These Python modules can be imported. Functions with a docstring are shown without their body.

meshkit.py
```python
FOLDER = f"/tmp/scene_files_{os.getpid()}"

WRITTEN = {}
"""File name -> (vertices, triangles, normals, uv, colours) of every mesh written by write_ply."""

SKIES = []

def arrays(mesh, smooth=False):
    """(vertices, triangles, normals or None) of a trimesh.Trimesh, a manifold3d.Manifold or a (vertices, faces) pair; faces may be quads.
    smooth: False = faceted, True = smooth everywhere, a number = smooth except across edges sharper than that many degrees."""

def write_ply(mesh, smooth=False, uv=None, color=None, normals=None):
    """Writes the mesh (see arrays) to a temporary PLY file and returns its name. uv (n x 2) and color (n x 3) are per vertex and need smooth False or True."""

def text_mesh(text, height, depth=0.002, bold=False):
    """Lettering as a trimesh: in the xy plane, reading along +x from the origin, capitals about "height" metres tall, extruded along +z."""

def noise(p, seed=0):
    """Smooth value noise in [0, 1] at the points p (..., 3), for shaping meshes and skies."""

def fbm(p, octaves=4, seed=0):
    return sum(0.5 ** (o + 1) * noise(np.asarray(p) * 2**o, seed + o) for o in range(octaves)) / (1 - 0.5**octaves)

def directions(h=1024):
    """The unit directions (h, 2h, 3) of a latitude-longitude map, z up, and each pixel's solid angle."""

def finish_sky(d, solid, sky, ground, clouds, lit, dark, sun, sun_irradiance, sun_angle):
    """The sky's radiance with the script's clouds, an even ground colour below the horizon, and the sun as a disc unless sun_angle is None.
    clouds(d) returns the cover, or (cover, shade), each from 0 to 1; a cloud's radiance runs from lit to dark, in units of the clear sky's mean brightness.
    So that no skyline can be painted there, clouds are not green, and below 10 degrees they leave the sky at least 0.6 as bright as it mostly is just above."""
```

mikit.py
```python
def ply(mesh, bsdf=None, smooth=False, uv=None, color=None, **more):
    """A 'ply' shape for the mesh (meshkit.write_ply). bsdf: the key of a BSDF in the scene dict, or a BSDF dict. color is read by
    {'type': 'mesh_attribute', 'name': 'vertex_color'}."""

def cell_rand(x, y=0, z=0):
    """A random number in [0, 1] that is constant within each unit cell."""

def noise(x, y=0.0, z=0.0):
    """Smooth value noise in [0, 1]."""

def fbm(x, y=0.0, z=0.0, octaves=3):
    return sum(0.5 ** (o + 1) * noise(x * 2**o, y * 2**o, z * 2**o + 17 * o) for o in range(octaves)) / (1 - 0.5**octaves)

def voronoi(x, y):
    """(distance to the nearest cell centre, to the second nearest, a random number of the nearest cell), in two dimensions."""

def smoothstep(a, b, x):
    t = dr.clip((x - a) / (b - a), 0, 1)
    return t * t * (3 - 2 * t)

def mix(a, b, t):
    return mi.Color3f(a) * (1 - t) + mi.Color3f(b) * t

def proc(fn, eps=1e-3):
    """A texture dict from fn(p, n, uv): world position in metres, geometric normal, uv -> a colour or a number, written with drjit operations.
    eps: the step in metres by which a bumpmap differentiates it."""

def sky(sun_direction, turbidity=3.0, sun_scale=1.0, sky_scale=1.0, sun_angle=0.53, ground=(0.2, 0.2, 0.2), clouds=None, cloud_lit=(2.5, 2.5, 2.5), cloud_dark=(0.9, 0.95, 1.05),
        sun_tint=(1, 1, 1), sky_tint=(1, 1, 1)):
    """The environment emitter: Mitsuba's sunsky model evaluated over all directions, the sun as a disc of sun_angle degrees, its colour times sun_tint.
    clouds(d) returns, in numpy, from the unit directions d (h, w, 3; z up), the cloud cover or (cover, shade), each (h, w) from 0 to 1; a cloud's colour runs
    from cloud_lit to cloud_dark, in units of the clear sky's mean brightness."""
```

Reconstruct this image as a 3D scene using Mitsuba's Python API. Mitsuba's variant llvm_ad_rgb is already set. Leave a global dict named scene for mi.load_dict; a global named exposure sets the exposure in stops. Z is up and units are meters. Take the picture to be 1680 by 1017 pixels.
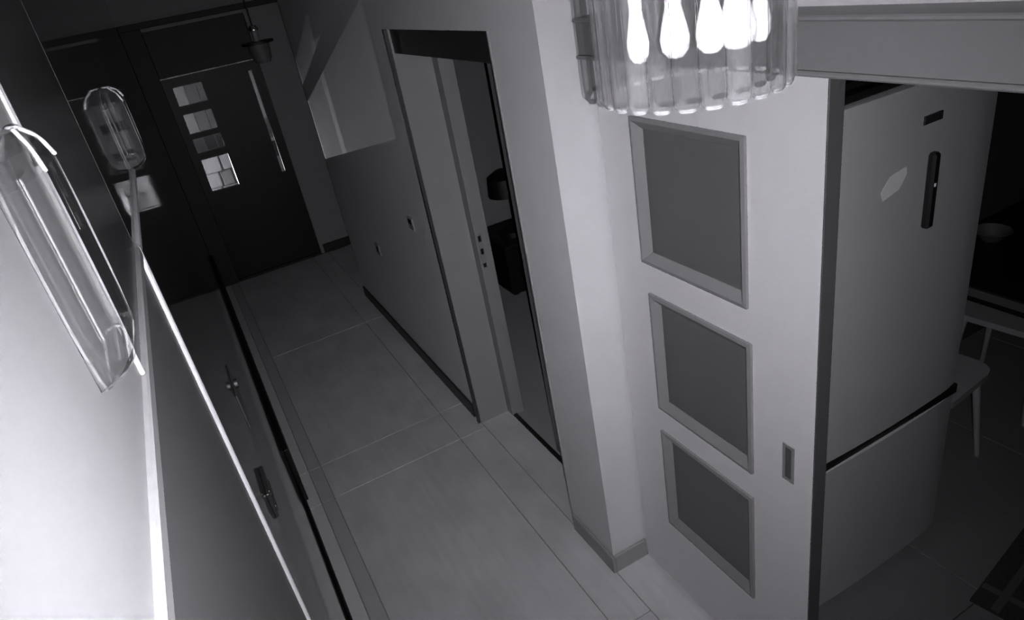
import math, random
import numpy as np, trimesh, mitsuba as mi, mikit, meshkit
import manifold3d as m3
import drjit as dr

# ------------------------------------------------------------------ camera, lights, exposure
scene, labels = {}, {}
exposure = 1.3
T = mi.ScalarTransform4f
CAM = [0.0, 0.0, 2.2]
FWD = np.array([0.346, 0.818, -0.459]); UP = np.array([0.353, 0.340, 0.872])
scene['camera'] = {'type': 'perspective', 'fov': 73.39, 'fov_axis': 'x', 'near_clip': 0.01, 'far_clip': 60.0,
                   'to_world': T().look_at(origin=CAM, target=[CAM[i] + FWD[i] for i in range(3)], up=UP.tolist())}
# the security camera's own infrared lamp, just beside and behind its lens
LAMP_POS, LAMP_RADIUS, LAMP_POWER = np.array([0.015, -0.02, 2.19]), 0.011, 700.0
BEAM_POWER, BEAM_CUTOFF, BEAM_WIDTH = 4.3, 47.0, 5.0
TINT = np.array([1.0, 0.985, 1.05])
FLOOD_POWER, GLOBE_POWER = 9.0, 32.0
scene['night_vision_lamp'] = {'type': 'disk',
    'to_world': T().look_at(origin=LAMP_POS.tolist(), target=(LAMP_POS + FWD).tolist(), up=UP.tolist()).scale(LAMP_RADIUS),
    'emitter': {'type': 'area', 'radiance': {'type': 'rgb', 'value': (TINT * LAMP_POWER).tolist()}}}
labels['night_vision_lamp'] = {'label': 'small round infrared lamp of the security camera beside its lens', 'category': 'lamp'}
scene['night_vision_beam'] = {'type': 'spot', 'to_world': T().look_at(origin=(LAMP_POS + FWD * .001).tolist(), target=(LAMP_POS + FWD).tolist(), up=UP.tolist()),
    'intensity': {'type': 'rgb', 'value': (TINT * BEAM_POWER).tolist()}, 'cutoff_angle': BEAM_CUTOFF, 'beam_width': BEAM_WIDTH}
# faint dusk outside the end door
scene['dusk'] = {'type': 'constant', 'radiance': {'type': 'rgb', 'value': [0.02, 0.02, 0.0215]}}

# ------------------------------------------------------------------ materials
def rgb(v): return {'type': 'rgb', 'value': [v, v * 0.995, v * 1.01]}
def diffuse(key, v): scene[key] = {'type': 'twosided', 'b': {'type': 'diffuse', 'reflectance': rgb(v)}}
def plastic(key, v, a=0.2, ior=1.5):
    scene[key] = {'type': 'twosided', 'b': {'type': 'roughplastic', 'diffuse_reflectance': rgb(v), 'alpha': a, 'int_ior': ior, 'nonlinear': False}}
def textured(key, fn, a=None):
    b = {'type': 'diffuse', 'reflectance': mikit.proc(fn)} if a is None else {'type': 'roughplastic', 'diffuse_reflectance': mikit.proc(fn), 'alpha': a}
    scene[key] = {'type': 'twosided', 'b': b}

def plaster_fn(p, n, uv):
    v = 0.64 + 0.05 * (mikit.fbm(p.x * 3 + p.y * 2.1, p.y * 1.3, p.z * 2.5) - 0.5)
    return mi.Color3f(v, v * 0.995, v * 1.01)
def tile_fn(p, n, uv):
    v = 0.70 + 0.20 * (mikit.fbm(p.x * 7, p.y * 5, 3.0, octaves=4) - 0.5) + 0.05 * (mikit.noise(p.x * 60, p.y * 6, 1.0) - 0.5)
    return mi.Color3f(v, v * 0.995, v * 1.01)
def rug_fn(p, n, uv):
    v = 0.035 + 0.02 * mikit.noise(p.x * 300, p.y * 300)
    return mi.Color3f(v)
textured('m_plaster', plaster_fn)
textured('m_tile', tile_fn, 0.35)
textured('m_rug', rug_fn)
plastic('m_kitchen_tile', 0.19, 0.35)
diffuse('m_grout', 0.30)
diffuse('m_edge_strip', 0.64)
diffuse('m_dark_strip', 0.46)
diffuse('m_white', 0.80)
diffuse('m_ceiling', 0.35)
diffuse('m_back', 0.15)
plastic('m_lacquer_satin', 0.062, 0.28)
plastic('m_wall_satin', 0.20, 0.3)
plastic('m_lacquer_gloss', 0.030, 0.002)
plastic('m_lacquer_upper', 0.05, 0.05)
plastic('m_trim_white', 0.22, 0.3)
plastic('m_trim_grey', 0.15, 0.3)
plastic('m_leaf', 0.78, 0.25)
plastic('m_moulding', 0.27, 0.25)
plastic('m_frosted', 0.15, 0.3)
plastic('m_leaf_edge', 0.10, 0.3)
plastic('m_cover', 0.25, 0.25)
plastic('m_casing', 0.34, 0.3)
plastic('m_jamb', 0.30, 0.3)
plastic('m_casing_edge', 0.05, 0.3)
plastic('m_door_leaf', 0.20, 0.3)
plastic('m_baseboard', 0.34, 0.25)
plastic('m_dark_wood', 0.03, 0.3)
plastic('m_black', 0.012, 0.3)
plastic('m_end_door', 0.006, 0.2)
plastic('m_fridge', 0.46, 0.22)
plastic('m_kitchen_wood', 0.11, 0.3)
plastic('m_chair', 0.36, 0.3)
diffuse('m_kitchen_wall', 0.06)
plastic('m_rug_stripe', 0.11, 0.5)
diffuse('m_paper', 0.75)
diffuse('m_glint', 0.68)
diffuse('m_opal', 0.85)
diffuse('m_room', 0.30)
diffuse('m_outdoor_stone', 0.45)
diffuse('m_outdoor_pale', 0.75)
diffuse('m_outdoor_dark', 0.12)
diffuse('m_shrub', 0.40)
scene['m_chrome'] = {'type': 'twosided', 'b': {'type': 'roughconductor', 'material': 'Al', 'alpha': 0.12}}
scene['m_pane'] = {'type': 'thindielectric', 'int_ior': 1.5}
scene['m_rib_glass'] = {'type': 'blendbsdf', 'weight': 0.018, 'a': {'type': 'thindielectric', 'int_ior': 1.6},
                        'b': {'type': 'twosided', 'b': {'type': 'diffuse', 'reflectance': rgb(0.6)}}}
scene['m_clear'] = {'type': 'blendbsdf', 'weight': 0.012, 'a': {'type': 'thindielectric', 'int_ior': 1.55},
                    'b': {'type': 'twosided', 'b': {'type': 'diffuse', 'reflectance': rgb(0.5)}}}

scene['m_edge_glint'] = {'type': 'blendbsdf', 'weight': 0.05, 'a': {'type': 'thindielectric', 'int_ior': 1.6}, 'b': {'type': 'twosided', 'b': {'type': 'diffuse', 'reflectance': rgb(0.8)}}}
plastic('m_edge_glint_bright', 0.5, 0.2)

for key, w, v in (('m_rib_streak_dark', .10, .12), ('m_rib_streak_pale', .03, .8), ('m_tip_glint', .35, .45)):  # tints put refraction streaks and lower-edge glints into the glass colour
    scene[key] = {'type': 'blendbsdf', 'weight': w, 'a': {'type': 'thindielectric', 'int_ior': 1.6}, 'b': {'type': 'twosided', 'b': {'type': 'diffuse', 'reflectance': rgb(v)}}}

# ------------------------------------------------------------------ helpers
def put(key, mesh, mat, smooth=False, label=None, cat=None, group=None, kind=None):
    k, i = key, 0
    while k in scene:
        i += 1; k = f'{key}_{i:03d}'
    scene[k] = mikit.ply(mesh, mat, smooth=smooth)
    if label or kind or group or cat: tag(k, label, cat, group, kind)
    return k
def tag(k, label=None, cat=None, group=None, kind=None):
    labels[k] = {a: b for a, b in (('label', label), ('category', cat), ('group', group), ('kind', kind)) if b}
def hull(pts): return trimesh.convex.convex_hull(np.asarray(pts, float))
def box(x0, x1, y0, y1, z0, z1, c=0.003):
    d = (x1 - x0, y1 - y0, z1 - z0); c = min(c, *(s * 0.3 for s in d))
    lo, hi = np.array([x0, y0, z0]), np.array([x1, y1, z1])
    P = []
    for s in np.ndindex(2, 2, 2):
        p = np.where(np.array(s) == 1, hi, lo); q = np.where(np.array(s) == 1, -1.0, 1.0) * c
        for a in range(3):
            r = p + q; r[a] = p[a]; P.append(r)
    return hull(P)
def join(*m): return trimesh.util.concatenate(list(m))
def cyl(p0, p1, r0, r1=None, n=20):
    r1 = r0 if r1 is None else r1
    p0, p1 = np.array(p0, float), np.array(p1, float); z = (p1 - p0) / np.linalg.norm(p1 - p0)
    a = np.cross(z, [0, 0, 1] if abs(z[2]) < .9 else [1, 0, 0]); a /= np.linalg.norm(a); b = np.cross(z, a)
    t = np.arange(n) * 2 * np.pi / n; ring = np.cos(t)[:, None] * a + np.sin(t)[:, None] * b
    return hull(np.vstack([p0 + ring * r0, p1 + ring * r1]))
def lathe(prof, cx, cy, n=40):
    m = trimesh.creation.revolve(np.array(prof, float), sections=n); m.apply_translation([cx, cy, 0]); return m
def slab_with_holes(axis, x0, x1, u0, u1, z0, z1, holes):
    """a wall slab between x0 and x1 along its normal axis, with rectangular holes (u0, u1, z0, z1) cut through"""
    def cube(a0, a1, b0, b1, c0, c1):
        lo, hi = ([a0, b0, c0], [a1, b1, c1]) if axis == 0 else ([b0, a0, c0], [b1, a1, c1])
        return m3.Manifold.cube([h - l for l, h in zip(lo, hi)]).translate(lo)
    m = cube(x0, x1, u0, u1, z0, z1)
    for h in holes: m = m - cube(x0 - 1, x1 + 1, *h)
    k = m.to_mesh(); return trimesh.Trimesh(k.vert_properties[:, :3], k.tri_verts, process=False)

XL, XR, XD, YE, ZC = -0.05, 0.925, 1.075, 6.3, 2.62     # left wall, right wall, sliding door, end of hall, ceiling

# ------------------------------------------------------------------ floor
put('floor', box(XL - .2, 1.13, -1.3, YE + .2, -0.06, -0.004), 'm_grout', kind='structure')
ys = [-1.2, 0.45, 1.45, 2.845, 3.14, 4.57, 6.28]
xs = [XL, 0.02, 0.085, 0.775, XR]
for i in range(len(ys) - 1):
    for j in range(4):
        put('floor__tile', box(xs[j] + .002, xs[j + 1] - .002, ys[i] + .002, ys[i + 1] - .002, -.02, 0.0 + 0.0006 * ((i * 3 + j) % 2), .0015), ('m_edge_strip', 'm_dark_strip', 'm_tile', 'm_tile')[j])
put('floor__tile', box(XR + .002, 1.118, -1.2, 1.662, -.02, 0, .0015), 'm_tile')
put('floor__tile', box(XR + .002, 1.30, 5.06, 6.28, -.02, 0, .0015), 'm_tile')
put('floor__sill', box(XR + .002, 1.10, 1.962, 2.898, -.02, 0.001, .0015), 'm_tile')
for i in range(4):
    for j in range(3):
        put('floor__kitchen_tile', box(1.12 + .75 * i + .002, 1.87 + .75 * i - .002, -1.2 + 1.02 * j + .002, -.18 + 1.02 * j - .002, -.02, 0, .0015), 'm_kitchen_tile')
put('floor__room_board', box(1.103, 3.6, 1.93, 4.9, -.03, -0.001), 'm_room')

# ------------------------------------------------------------------ left wall
put('wall_left', box(XL - .12, XL, 0.56, YE + .1, 0, ZC, .001), 'm_lacquer_gloss', kind='structure')
put('wall_left__panel', box(XL - .12, XL, -1.3, 0.556, 0, 2.052, .001), 'm_lacquer_satin')
put('wall_left__panel', box(XL - .12, XL, -1.3, 0.331, 2.054, ZC, .001), 'm_wall_satin')
put('wall_left__panel', box(XL - .12, XL, .335, 0.558, 2.054, ZC, .001), 'm_lacquer_upper')
put('trim_1', box(XL - .01, XL + .0030, -.6, 0.565, 2.048, 2.056, .001), 'm_trim_grey', kind='structure')
put('trim_2', box(XL - .01, XL + .0034, 0.555, 0.563, 0, 2.056, .001), 'm_trim_white', kind='structure')
put('trim_3', box(XL - .01, XL + .003, 0.563, 0.92, 2.048, 2.054, .001), 'm_casing', kind='structure')
put('trim_4', box(XL - .01, XL + .002, 0.330, 0.333, 2.056, ZC, .0008), 'm_trim_grey', kind='structure')
put('baseboard_left', box(XL, XL + .012, 0.57, YE, 0, 0.11), 'm_black', kind='structure')
put('baseboard_left__dark_band', box(XL, XL + .022, 2.92, YE - .04, 0, .32), 'm_black')  # black band shaped after a dark wedge along the wall foot

# ------------------------------------------------------------------ right wall with the side doorway
put('wall_right', slab_with_holes(0, XR, XR + .16, 1.67, 5.03, 0, ZC, [(1.96, 2.90, -1, 2.0)]), 'm_plaster', kind='structure')
put('wall_right__pier', box(XR + .16, 1.12, 1.67, 1.90, 0, ZC, .002), 'm_plaster')
put('wall_right__recess', box(1.32, 1.44, 5.03, YE + .1, 0, ZC, .002), 'm_plaster')
put('wall_right__recess_return', box(XR + .16, 1.32, 4.95, 5.03, 0, ZC, .002), 'm_plaster')
put('baseboard_right', box(XR - .012, XR, 2.965, 5.03, 0, 0.085), 'm_dark_wood', kind='structure')
put('baseboard_pier', box(XR - .012, XR, 1.658, 1.955, 0, 0.085), 'm_baseboard', kind='structure')
put('baseboard_return', box(XR, 1.075, 1.658, 1.67, 0, 0.085), 'm_baseboard', kind='structure')
put('baseboard_end', box(0.90, 1.30, YE - .012, YE, 0, 0.085), 'm_black', kind='structure')
# wall over the kitchen opening and its near side
put('wall_kitchen_opening', slab_with_holes(0, 1.12, 1.24, -1.3, 1.67, 0, ZC, [(-0.35, 1.085, -1, 1.93)]), 'm_plaster', kind='structure')
put('wall_back', box(XL - .1, 4.2, -1.4, -1.3, 0, ZC), 'm_back', kind='structure')
put('ceiling', box(XL - .1, 4.2, -1.4, YE + .1, ZC, ZC + .08), 'm_ceiling', kind='structure')

# side doorway: lining, frame, strike plate
put('door_1', box(XR - .004, 1.085, 2.892, 2.90, 0, 2.0, .001), 'm_casing', kind='structure')
labels['door_1'] = {'label': 'open doorway in the right wall with grey lining and dark room behind', 'category': 'doorway', 'kind': 'structure'}
put('door_1__lining', box(XR - .004, 1.085, 1.96, 1.968, 0, 2.0, .001), 'm_casing')
put('door_1__casing', hull([[XR, 2.90, 0], [XR - .018, 2.90, 0], [XR - .014, 2.93, 0], [XR, 2.962, 0], [XR, 2.90, 2.0], [XR - .018, 2.90, 2.0], [XR - .014, 2.93, 2.0], [XR, 2.962, 2.0]]), 'm_casing_edge')
put('door_1__head', box(.93, 1.17, 1.969, 2.891, 1.905, 2.02, .002), 'm_dark_wood')
put('door_1__sliding_leaf', box(1.118, 1.15, 1.935, 2.43, .012, 1.90, .003), 'm_door_leaf')
put('door_1__frame', box(1.085, 1.155, 2.83, 2.90, 0, 1.865, .003), 'm_jamb')
put('door_1__frame', box(1.085, 1.155, 1.94, 2.0, 0, 1.865, .003), 'm_jamb')
put('door_1__threshold', box(1.088, 1.11, 1.99, 2.84, 0, .012, .003), 'm_black')
pl = put('door_1__strike_plate', box(1.09, 1.115, 2.8255, 2.83, 0.88, 1.06, .001), 'm_cover')
put(pl + '__latch_hole', box(1.095, 1.110, 2.8245, 2.828, 1.02, 1.05, .001), 'm_black')
put(pl + '__latch_hole', box(1.095, 1.110, 2.8245, 2.828, 0.955, 0.985, .001), 'm_black')
put(pl + '__latch_hole', box(1.095, 1.110, 2.8245, 2.828, 0.888, 0.908, .001), 'm_black')

# room behind the side doorway
put('wall_room_back', box(3.3, 3.4, 1.9, 5.0, 0, ZC), 'm_room', kind='structure')
put('wall_room_far', box(1.085, 3.4, 4.9, 5.0, 0, ZC), 'm_room', kind='structure')
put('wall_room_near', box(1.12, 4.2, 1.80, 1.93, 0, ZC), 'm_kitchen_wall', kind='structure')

# ------------------------------------------------------------------ end wall and end door
HX0, HX1 = 0.10, 0.87
put('wall_end', slab_with_holes(1, YE, YE + .12, XL - .1, 1.44, 0, ZC, [(HX0, HX1, -1, 2.12)]), 'm_jamb', kind='structure')
put('wall_end__dark_post', box(XL, HX0, YE - .03, YE, 0, 2.16), 'm_black')
put('wall_end__header', box(XL, 1.32, YE - .05, YE, 2.145, 2.19), 'm_black')
GX = [0.165, 0.39]
panes = [(1.54, 1.69), (1.315, 1.475), (1.155, 1.275), (0.82, 1.10)]
side = (0.765, 0.797)
holes = [(GX[0], GX[1], a, b) for a, b in panes] + [(side[0], side[1], 0.82, 1.69)]
d2 = put('door_2', slab_with_holes(1, YE + .02, YE + .07, HX0, HX1, 0.01, 1.76, holes), 'm_end_door')
tag(d2, 'black front door at the end of the hall with a column of small panes', 'door', None, 'structure')
put('door_2__transom', box(HX0, HX1, YE + .03, YE + .06, 1.77, 2.12), 'm_dark_wood')
for a, b in panes: put('door_2__pane', trimesh.Trimesh([[GX[0], YE + .045, a], [GX[1], YE + .045, a], [GX[1], YE + .045, b], [GX[0], YE + .045, b]], [[0, 1, 2], [0, 2, 3]]), 'm_pane')
put('door_2__side_pane', trimesh.Trimesh([[side[0], YE + .045, .82], [side[1], YE + .045, .82], [side[1], YE + .045, 1.69], [side[0], YE + .045, 1.69]], [[0, 1, 2], [0, 2, 3]]), 'm_pane')
put('door_2__sill', box(HX0, HX1, YE - .01, YE + .11, 0, .02), 'm_black')

# ------------------------------------------------------------------ sliding door leaf
LY0, LY1, LZ0, LZ1, LX0, LX1 = 0.893, 1.655, 0.012, 1.93, XD, XD + .04
pan = [(1.095, 1.505, 1.342, 1.765), (1.085, 1.487, 0.826, 1.245), (1.086, 1.487, 0.322, 0.735)]
leaf = slab_with_holes(0, LX0, LX1, LY0, LY1, LZ0, LZ1, [(a + .01, b - .01, c + .01, d - .01) for a, b, c, d in pan])
put('door_3', leaf, 'm_leaf', kind='structure')
labels['door_3'] = {'label': 'white sliding door with three dark frosted panes in front of the refrigerator', 'category': 'sliding door', 'kind': 'structure'}
put('door_3__edge_profile', box(LX0 - .001, LX1 + .001, LY0 - .004, LY0, LZ0, LZ1, .001), 'm_leaf_edge')
def mould(a, b, c, d, w=.034):
    parts = []
    for q in ((a, b, d - w, d), (a, b, c, c + w), (a, a + w, c, d), (b - w, b, c, d)):
        y0, y1, z0, z1 = q
        parts.append(q)
    o = np.array([[a, c], [b, c], [b, d], [a, d]]); i1 = np.array([[a + w * .3, c + w * .3], [b - w * .3, c + w * .3], [b - w * .3, d - w * .3], [a + w * .3, d - w * .3]])
    i2 = np.array([[a + w, c + w], [b - w, c + w], [b - w, d - w], [a + w, d - w]])
    rings = [(o, LX0 - .001), (o, LX0 - .009), (i1, LX0 - .011), (i2, LX0 + .008), (i2, LX0 + .018)]
    V = np.vstack([np.column_stack([np.full(4, x), r]) for r, x in rings]); F = []
    for k in range(4):
        for j in range(4):
            p, q = k * 4 + j, k * 4 + (j + 1) % 4
            F += [[p, p + 4, q + 4], [p, q + 4, q]]
    return trimesh.Trimesh(V, F, process=False)
for a, b, c, d in pan:
    f = put('door_3__pane_frame', mould(a, b, c, d), 'm_moulding')
    put('door_3__frosted_pane', box(LX0 + .010, LX0 + .016, a + .012, b - .012, c + .012, d - .012, .001), 'm_frosted')
h = put('door_3__pull_plate', slab_with_holes(0, LX0 - .003, LX0 + .001, .949, .985, .885, 1.0, [(.957, .977, .893, .992)]), 'm_moulding')
put('door_3__pull_recess', box(LX0 - .0015, LX0 + .0005, .955, .979, .891, .994, .0003), 'm_leaf_edge')

# rail cover over the kitchen opening
rc = put('rail_cover', box(1.035, 1.118, -.45, 1.662, 1.915, 2.006, .005), 'm_cover', label='long grey rail cover above the kitchen opening and white sliding door', cat='rail cover')
put('rail_cover__top_lip', box(1.028, 1.118, -.45, 1.664, 2.002, 2.012, .003), 'm_jamb')
put('rail_cover__lower_lip', box(1.028, 1.06, -.45, 1.664, 1.909, 1.919, .003), 'm_moulding')

# ------------------------------------------------------------------ refrigerator
FX0, FX1, FY, FZ = 1.26, 1.985, 1.10, 1.748
def curved_front(z0, z1, y, bulge=.012, n=14, back=.05):
    t = np.linspace(0, 1, n); xs_ = FX0 + (FX1 - FX0) * t; c = 1 - (2 * t - 1) ** 2
    r = np.where((t < .03) | (t > .97), .006, 0.0)
    fr = [[x, y - bulge * k + q, z] for x, k, q in zip(xs_, c, r) for z in (z0 + .004, z1 - .004)]
    bk = [[x, y + back, z] for x in (FX0, FX1) for z in (z0, z1)] + [[x, y + .008, z] for x in (FX0, FX1) for z in (z0, z1)]
    return hull(fr + bk)
fr = 'refrigerator'
tag(fr, 'tall pale grey refrigerator with dark bar handle in the kitchen', 'refrigerator')
put(fr + '__body', box(FX0, FX1, FY + .055, 1.74, 0.03, FZ - .01, .006), 'm_fridge')
put(fr + '__upper_door', curved_front(.685, FZ, FY), 'm_fridge', 20)
put(fr + '__lower_door', curved_front(.05, .655, FY), 'm_fridge', 20)
put(fr + '__grip_strip', box(FX0, FX1 + .004, FY - .004, FY + .055, .652, .688, .002), 'm_black')
hd = put(fr + '__handle', box(1.690, 1.718, FY - .03, FY - .006, 1.345, 1.555, .006), 'm_black')
put(hd + '__indicator', box(1.698, 1.704, FY - .0325, FY - .0295, 1.465, 1.475, .001), 'm_paper')
put(fr + '__badge', box(1.655, 1.725, FY - .016, FY - .009, 1.636, 1.658, .001), 'm_dark_wood')
put(fr + '__top_rail', box(FX0, FX1 - .1, FY + .0, FY + .04, FZ + .004, FZ + .022, .002), 'm_black')
put(fr + '__top_rail', box(FX0, FX1 - .12, FY + .06, FY + .11, FZ + .0, FZ + .03, .002), 'm_black')
for x in (FX0 + .06, FX1 - .06): put(fr + '__foot', cyl([x, FY + .12, 0], [x, FY + .12, .04], .02), 'm_black')
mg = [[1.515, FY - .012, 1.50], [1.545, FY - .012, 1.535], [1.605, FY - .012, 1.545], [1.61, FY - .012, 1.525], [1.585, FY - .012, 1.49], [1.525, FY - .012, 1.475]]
put('fridge_glint', hull(mg + [[a, b + .004, c] for a, b, c in mg]), 'm_glint', label='small pale patch painted as a glint on the upper refrigerator door left of the handle', cat='glint')  # pale patch paints a mirrored glint onto the door
put('folded_napkin', hull([[1.42, 1.22, FZ - .008], [1.50, 1.24, FZ - .008], [1.47, 1.34, FZ - .008], [1.44, 1.25, FZ + .055], [1.475, 1.26, FZ + .03]]), 'm_paper', label='small white folded paper on top of the refrigerator', cat='paper')

# kitchen shell
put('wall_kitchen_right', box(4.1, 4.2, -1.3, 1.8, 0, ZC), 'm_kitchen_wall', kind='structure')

# dining table and chairs
t = 'dining_table'
tag(t, 'pale dining table standing in the dark kitchen beyond the refrigerator', 'table')
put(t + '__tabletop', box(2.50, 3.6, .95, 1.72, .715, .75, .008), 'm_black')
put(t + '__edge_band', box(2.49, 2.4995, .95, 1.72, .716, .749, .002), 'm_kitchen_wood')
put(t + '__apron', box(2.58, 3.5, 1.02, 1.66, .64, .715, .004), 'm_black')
for x in (2.60, 3.5):
    for y in (1.04, 1.64): put(t + '__leg', cyl([x, y, 0], [x, y, .66], .02, .028), 'm_kitchen_wood')
def stool(cx, cy, rot, label):
    k = 'kitchen_stool'; i = 0
    while k in labels: i += 1; k = f'kitchen_stool_{i:03d}'
    tag(k, label, 'stool')
    R = trimesh.transformations.rotation_matrix(rot, [0, 0, 1]); R[:3, 3] = [cx, cy, 0]
    def add(n, m, mat, s=False): m.apply_transform(R); put(k + '__' + n, m, mat, s)
    pts = [[sx * .12 + .07 * math.cos(a), sy * .12 + .07 * math.sin(a), z] for sx in (-1, 1) for sy in (-1, 1) for a in np.linspace(0, 2 * np.pi, 12, endpoint=False) for z in (.425, .452)]
    add('seat', hull(pts), 'm_chair', 40)
    for sx in (-1, 1):
        for sy in (-1, 1): add('leg', cyl([sx * .185, sy * .175, 0], [sx * .14, sy * .14, .43], .011, .017, 12), 'm_chair', 40)
stool(2.29, 1.41, 0.1, 'white kitchen stool with rounded seat right beside the refrigerator')
stool(2.97, 1.44, 0.1, 'white kitchen stool farther right, under the edge of the dining table')

put('bowl', lathe([[0, .75], [.035, .75], [.075, .795], [.071, .797], [.034, .757], [0, .757]], 2.93, 1.57), 'm_kitchen_wood', 40, label='small grey bowl on the dark dining table in the kitchen', cat='bowl')

# rug in the kitchen
c0 = np.array([1.81, .853]); ex = np.array([.985, .17]); ey = np.array([.17, -.985])
def rugbox(u0, u1, v0, v1, z0, z1):
    return hull([[*(c0 + ex * u + ey * v), z] for u in (u0, u1) for v in (v0, v1) for z in (z0, z1)])
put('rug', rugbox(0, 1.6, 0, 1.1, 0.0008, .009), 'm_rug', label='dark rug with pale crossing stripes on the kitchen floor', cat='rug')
put('rug__stripe', rugbox(.005, 1.595, .06, .085, .005, .0105), 'm_rug_stripe')
put('rug__stripe', rugbox(.075, .10, .005, 1.095, .005, .0105), 'm_rug_stripe')

# ------------------------------------------------------------------ pendant lamp with ribbed glass
PX, PY, PR, PZ0, PZ1, NR = .44, .513, .0815, 2.056, 2.33, 24
p = 'pendant_lamp'
tag(p, 'hanging lamp with a cylinder of clear ribbed glass and white bulbs, near the rail cover', 'pendant lamp')
dth = 2 * math.pi / NR; half = PR * math.tan(dth / 2) * .97
cs = [(half * math.cos(a), .0065 * math.sin(a)) for a in np.linspace(0, math.pi, 9)] + [(half * math.cos(a), .0025 * math.sin(a)) for a in np.linspace(math.pi, 2 * math.pi, 6)[1:-1]]
cs = np.array(cs); zs = [(PZ0, .35), (PZ0 + .0012, .72), (PZ0 + .0035, .93), (PZ0 + .007, 1.0), (PZ1, 1.0)]
V = np.vstack([np.column_stack([cs * s, np.full(len(cs), z)]) for z, s in zs]); n = len(cs); F = []
for k in range(len(zs) - 1):
    for j in range(n):
        a, b = k * n + j, k * n + (j + 1) % n
        F += [[a, b, b + n], [a, b + n, a + n]]
for j in range(1, n - 1): F += [[0, j + 1, j], [(len(zs) - 1) * n, (len(zs) - 1) * n + j, (len(zs) - 1) * n + j + 1]]
rib = trimesh.Trimesh(V, F, process=False)
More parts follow.
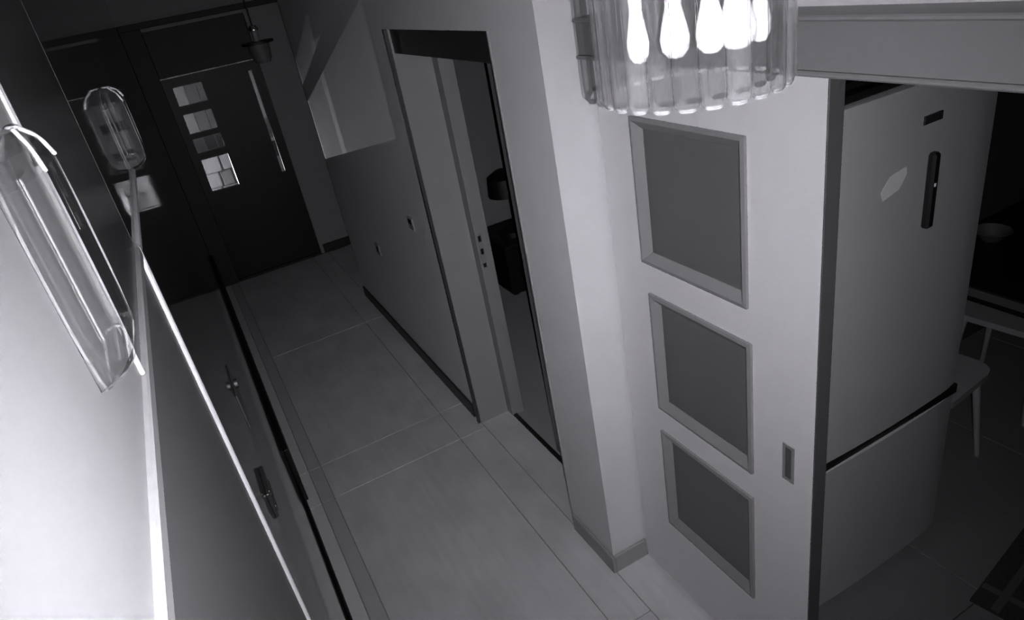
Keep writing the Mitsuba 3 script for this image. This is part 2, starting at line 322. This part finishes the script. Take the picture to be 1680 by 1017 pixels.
for i in range(NR):
    th = i * dth; e = np.array([math.cos(th), math.sin(th)]); s = np.array([-e[1], e[0]])
    m = rib.copy(); v = m.vertices
    xy = np.array([PX, PY]) + PR * e + v[:, :1] * (-s) + v[:, 1:2] * e
    m.vertices = np.column_stack([xy, v[:, 2]]); kr = put(p + '__glass_rib', m, ('m_rib_glass', 'm_rib_streak_dark', 'm_rib_glass', 'm_rib_streak_pale')[(i * 7) % 4], 35)  # alternating dark and pale tints paint the streaks of refracting ribs
    c = np.append(np.array([PX, PY]) + (PR + .001) * e, PZ0 + .0015)
    put(kr + '__tip', hull([c + np.append(s, 0) * half * .75 * math.cos(q) * (1 - .25 * abs(w)) + np.append(e, 0) * .0028 * math.sin(q) + [0, 0, w * .0016] for q in np.linspace(0, 2 * np.pi, 10, endpoint=False) for w in (-1, 0, 1)]), 'm_tip_glint', 40)  # pale tips paint the bright glints along the lower glass edge
put(p + '__top_ring', lathe([[PR - .012, PZ1 - .004], [PR + .008, PZ1 - .004], [PR + .008, PZ1 + .012], [PR - .012, PZ1 + .012], [PR - .012, PZ1 - .004]], PX, PY), 'm_chrome', 40)
put(p + '__cap', lathe([[0, PZ1 + .002], [PR, PZ1 + .002], [PR, PZ1 + .01], [.02, PZ1 + .03], [0, PZ1 + .03]], PX, PY), 'm_chrome', 40)
put(p + '__cord', cyl([PX, PY, PZ1 + .02], [PX, PY, ZC], .006), 'm_chrome', 40)
def bulb(x, y, z, s):
    pr = [[0, z], [.010 * s, z + .002], [.0165 * s, z + .008], [.0185 * s, z + .018], [.0155 * s, z + .028], [.010 * s, z + .045], [.0065, z + .07], [.0065, PZ1 + .004], [0, PZ1 + .004]]
    return lathe(pr, x, y, 28)
for dx, dy, s in ((-.044, .02, .55), (-.019, .0, .72), (.004, -.02, .72), (.024, -.031, .92), (.052, -.030, .5)):
    put(p + '__bulb', bulb(PX + dx, PY + dy, 2.088, s), 'm_opal', 40)

# far ceiling lamp
q = 'hall_lamp'
tag(q, 'small hanging lamp with chrome cap and dim glass shade near the end door', 'pendant lamp')
QX, QY = .72, 5.0
put(q + '__cord', cyl([QX, QY, 2.05], [QX, QY, ZC], .004), 'm_black', 40)
put(q + '__cap', lathe([[0, 2.02], [.028, 2.02], [.03, 2.03], [.02, 2.05], [0, 2.055]], QX, QY), 'm_chrome', 40)
put(q + '__stem', cyl([QX, QY, 1.955], [QX, QY, 2.02], .02), 'm_jamb', 40)
put(q + '__rim', lathe([[0, 1.94], [.10, 1.94], [.10, 1.955], [0, 1.958]], QX, QY), 'm_black', 40)
put(q + '__shade', lathe([[.0, 1.82], [.045, 1.825], [.06, 1.85], [.068, 1.94], [0, 1.94]], QX, QY), 'm_frosted', 40)

# ------------------------------------------------------------------ clear glass wall lights on the left wall
def crystal(cx, cy, z0, z1, prot, w, tip):
    """elongated faceted clear cover standing on the wall: half an octagon in plan, tapered to a ridge above and below"""
    prof = [(-1, 0), (-.86, .55), (-.38, 1.0), (.38, 1.0), (.86, .55), (1, 0)]
    V, zz = [], [(z0, .10), (z0 + tip * .45, .62), (z0 + tip, 1), (z1 - tip, 1), (z1 - tip * .4, .74), (z1, .22)]
    P = []
    for z, s in zz:
        for a, b in prof: P.append([cx + prot * b * (0.35 + .65 * s), cy + w * a * s, z])
    return hull(P)
def tube(path, r, n=6):
    P = np.array(path, float); t = np.gradient(P, axis=0); t /= np.linalg.norm(t, axis=1, keepdims=True)
    a = np.cross(t, [.31, .22, .93]); a /= np.linalg.norm(a, axis=1, keepdims=True); b = np.cross(t, a)
    th = np.arange(n) * 2 * np.pi / n
    V = (P[:, None] + r * (np.cos(th)[None, :, None] * a[:, None] + np.sin(th)[None, :, None] * b[:, None])).reshape(-1, 3); F = []
    for i in range(len(P) - 1):
        for j in range(n):
            p0, p1 = i * n + j, i * n + (j + 1) % n
            F += [[p0, p1, p1 + n], [p0, p1 + n, p0 + n]]
    return trimesh.Trimesh(V, F, process=False)
def crystal_edges(cx, cy, z0, z1, prot, w, tip, keep):
    prof = [(-1, 0.05), (-.86, .55), (-.38, 1.0), (.38, 1.0), (.86, .55), (1, 0.05)]
    zz = [(z0, .10), (z0 + tip * .45, .62), (z0 + tip, 1), (z1 - tip, 1), (z1 - tip * .4, .74), (z1, .22)]
    return [[[cx + prot * b * (0.35 + .65 * s), cy + w * a * s, z] for z, s in zz] for a, b in (prof[i] for i in keep)]
def rounded(path, n=5):
    P = np.array(path)
    for _ in range(2):
        P = np.vstack([P[:1]] + [np.array([.75 * P[i] + .25 * P[i + 1], .25 * P[i] + .75 * P[i + 1]]) for i in range(len(P) - 1)] + [P[-1:]])
    return P
k1 = 'wall_light'
tag(k1, 'clear faceted glass wall light on the left wall nearest the camera', 'wall light')
k2 = 'wall_light_001'
tag(k2, 'clear faceted glass wall light farther along the left wall, beyond the white trim', 'wall light')
for k, a, plate, pm, rr in ((k1, (XL, .293, 2.080, 2.175, .0105, .049, .013), (.285, .30, 2.095, 2.16), 'm_trim_grey', .0006),
                        (k2, (XL, .955, 2.047, 2.139, .0195, .095, .014), (.945, .965, 2.06, 2.125), 'm_dark_wood', .0009)):
    put(k + '__cover', crystal(*a), 'm_clear')
    put(k + '__back_plate', box(XL, XL + .001, *plate, .0004), pm)
    for path in crystal_edges(*a, (0, 2, 3, 5)): put(k + '__rim', tube(rounded(path), rr), 'm_edge_glint', True)  # thin pale tubes paint glints along the glass edges
    Q = crystal_edges(*a, (0, 1, 2, 3, 4, 5))
    put(k + '__top_glint', tube(rounded([Q[3][-3], Q[3][-2], Q[3][-1]]), rr * 1.7), 'm_edge_glint_bright', True)  # brighter tubes paint the lamp highlights at top and bottom
    put(k + '__top_glint', tube(rounded([Q[5][-3], Q[5][-2], Q[5][-1], Q[3][-1]]), rr * 1.5), 'm_edge_glint_bright', True)
    put(k + '__top_glint', tube(rounded([Q[2][-1], Q[2][-2], Q[2][-3]]), rr * 1.5), 'm_edge_glint_bright', True)
    put(k + '__bottom_glint', tube(rounded([Q[2][0], Q[3][0], Q[4][1], Q[5][1]]), rr * 1.3), 'm_edge_glint_bright', True)

# small fittings
for (y, z), lab in (((.777, 1.67), 'small dark double hook on the glossy left wall, lower one'), ((1.05, 1.675), 'small dark latch plate on the glossy left wall, upper and farther one')):
    hk = 'wall_hook' if 'double' in lab else 'latch_plate'
    if hk == 'wall_hook':
        put(hk, join(box(XL, XL + .006, y - .03, y + .03, z - .004, z + .004, .001), box(XL, XL + .006, y - .03, y + .03, z - .028, z - .020, .001), box(XL, XL + .004, y - .038, y - .028, z - .032, z + .006, .001)), 'm_black', label=lab, cat='hook')
    else:
        put(hk, box(XL, XL + .003, y - .06, y + .06, z - .05, z + .01, .001), 'm_dark_wood', label=lab, cat='latch')
        put(hk + '__knob', cyl([XL, y, z], [XL + .008, y, z], .008), 'm_black', 40)
put('light_switch', join(box(XR - .010, XR, 3.215, 3.285, 1.03, 1.10, .003)), 'm_casing', label='small grey light switch on the right wall next to the doorway', cat='light switch')
put('light_switch__rocker', box(XR - .014, XR - .006, 3.23, 3.27, 1.065, 1.09, .002), 'm_black')
put('wall_socket', box(XR - .010, XR, 4.11, 4.19, .62, .70, .003), 'm_casing', label='small grey wall socket lower on the right wall farther down the hall', cat='socket')
put('wall_socket__hole', box(XR - .012, XR - .006, 4.135, 4.165, .645, .675, .002), 'm_black')

# dresser and lamp in the room behind the side doorway
d = 'dresser'
tag(d, 'dark low dresser seen through the side doorway', 'dresser')
# (position set from the line of sight through the gap)
put(d + '__body', box(1.75, 2.45, 4.05, 4.55, .03, .40, .008), 'm_black')
put(d + '__drawer', box(1.77, 2.43, 4.035, 4.05, .22, .38, .004), 'm_black')
put(d + '__drawer', box(1.77, 2.43, 4.035, 4.05, .05, .20, .004), 'm_black')
for fx in (1.80, 2.40): put(d + '__foot', box(fx - .02, fx + .02, 4.1, 4.5, -.001, .035), 'm_black')
lamp = 'table_lamp'
tag(lamp, 'black table lamp with rounded shade on the dresser through the side doorway', 'table lamp')
LXc, LYc = 1.93, 4.25
put(lamp + '__base', lathe([[0, .40], [.10, .40], [.10, .44], [.03, .48], [0, .48]], LXc, LYc), 'm_black', 40)
put(lamp + '__post', cyl([LXc + .04, LYc, .44], [LXc + .04, LYc, .75], .03), 'm_black', 40)
put(lamp + '__shade', lathe([[0, .70], [.13, .70], [.12, .83], [.06, .87], [0, .88]], LXc, LYc), 'm_black', 40)

# ------------------------------------------------------------------ outside the end door
put('ground_outside', box(-4, 5, YE + .12, 14, -.3, -.15), 'm_outdoor_stone', kind='structure')
f = 'garden_fence'
tag(f, 'dim garden fence seen through the panes of the end door', 'fence')
for i in range(14):
    put(f + '__board', box(-.6 + .14 * i, -.6 + .14 * i + .132, 9.6, 9.62, -.15, 1.9, .004), 'm_outdoor_stone' if i % 3 else 'm_outdoor_pale')
w = 'garden_wall'
tag(w, 'pale stone planter wall outside, bright behind the lower pane of the end door', 'planter')
rnd = random.Random(5)
for r in range(4):
    x = -.5
    while x < 1.6:
        L = rnd.uniform(.12, .26)
        put(w + '__stone', box(x, x + L - .012, 9.2 - rnd.uniform(0, .03), 9.4, -.15 + .19 * r, .03 + .19 * r, .012), rnd.choice(['m_outdoor_pale', 'm_outdoor_pale', 'm_outdoor_stone', 'm_outdoor_dark']))
        x += L
put(w + '__coping', box(-.55, 1.65, 9.12, 9.42, .612, .66, .008), 'm_outdoor_pale')
for i, (gx, lab) in enumerate(((-.3, 'nearest the door axis'), (-.72, 'in the middle of three'), (-1.18, 'farthest to the left'))):  # unseen spots added to throw the low beam onto the right wall
    g = 'added_floodlight' + (f'_{i:03d}' if i else '')
    tag(g, 'added unseen low floodlight outside the end door, ' + lab, 'floodlight')
    aim = np.array([.27 - gx, YE - 8.8, .50]); aim = aim / np.linalg.norm(aim); o = np.array([gx, 8.8, .295])
    put(g + '__post', cyl([gx, 8.83, -.15], [gx, 8.83, .24], .015), 'm_black')
    put(g + '__housing', cyl(o - aim * .07, o - aim * .004, .05, .066), 'm_black', 40)
    scene[g + '_beam'] = {'type': 'spot', 'to_world': T().look_at(origin=o.tolist(), target=(o + aim).tolist(), up=[0, 0, 1]),
                           'intensity': {'type': 'rgb', 'value': (TINT * FLOOD_POWER).tolist()}, 'cutoff_angle': 10.5, 'beam_width': 2.5}
g = 'added_globe_lamp'  # unseen lamp added to brighten the garden wall behind the panes
tag(g, 'small round lamp, added unseen on a post outside the end door', 'garden lamp')
put(g + '__post', cyl([-.25, 8.5, -.15], [-.25, 8.5, .40], .015), 'm_black')
gl = trimesh.creation.icosphere(2, .06); gl.apply_translation([-.25, 8.5, .455])
kk = put(g + '__globe', gl, 'm_opal', True)
scene[kk]['emitter'] = {'type': 'area', 'radiance': {'type': 'rgb', 'value': (TINT * GLOBE_POWER).tolist()}}
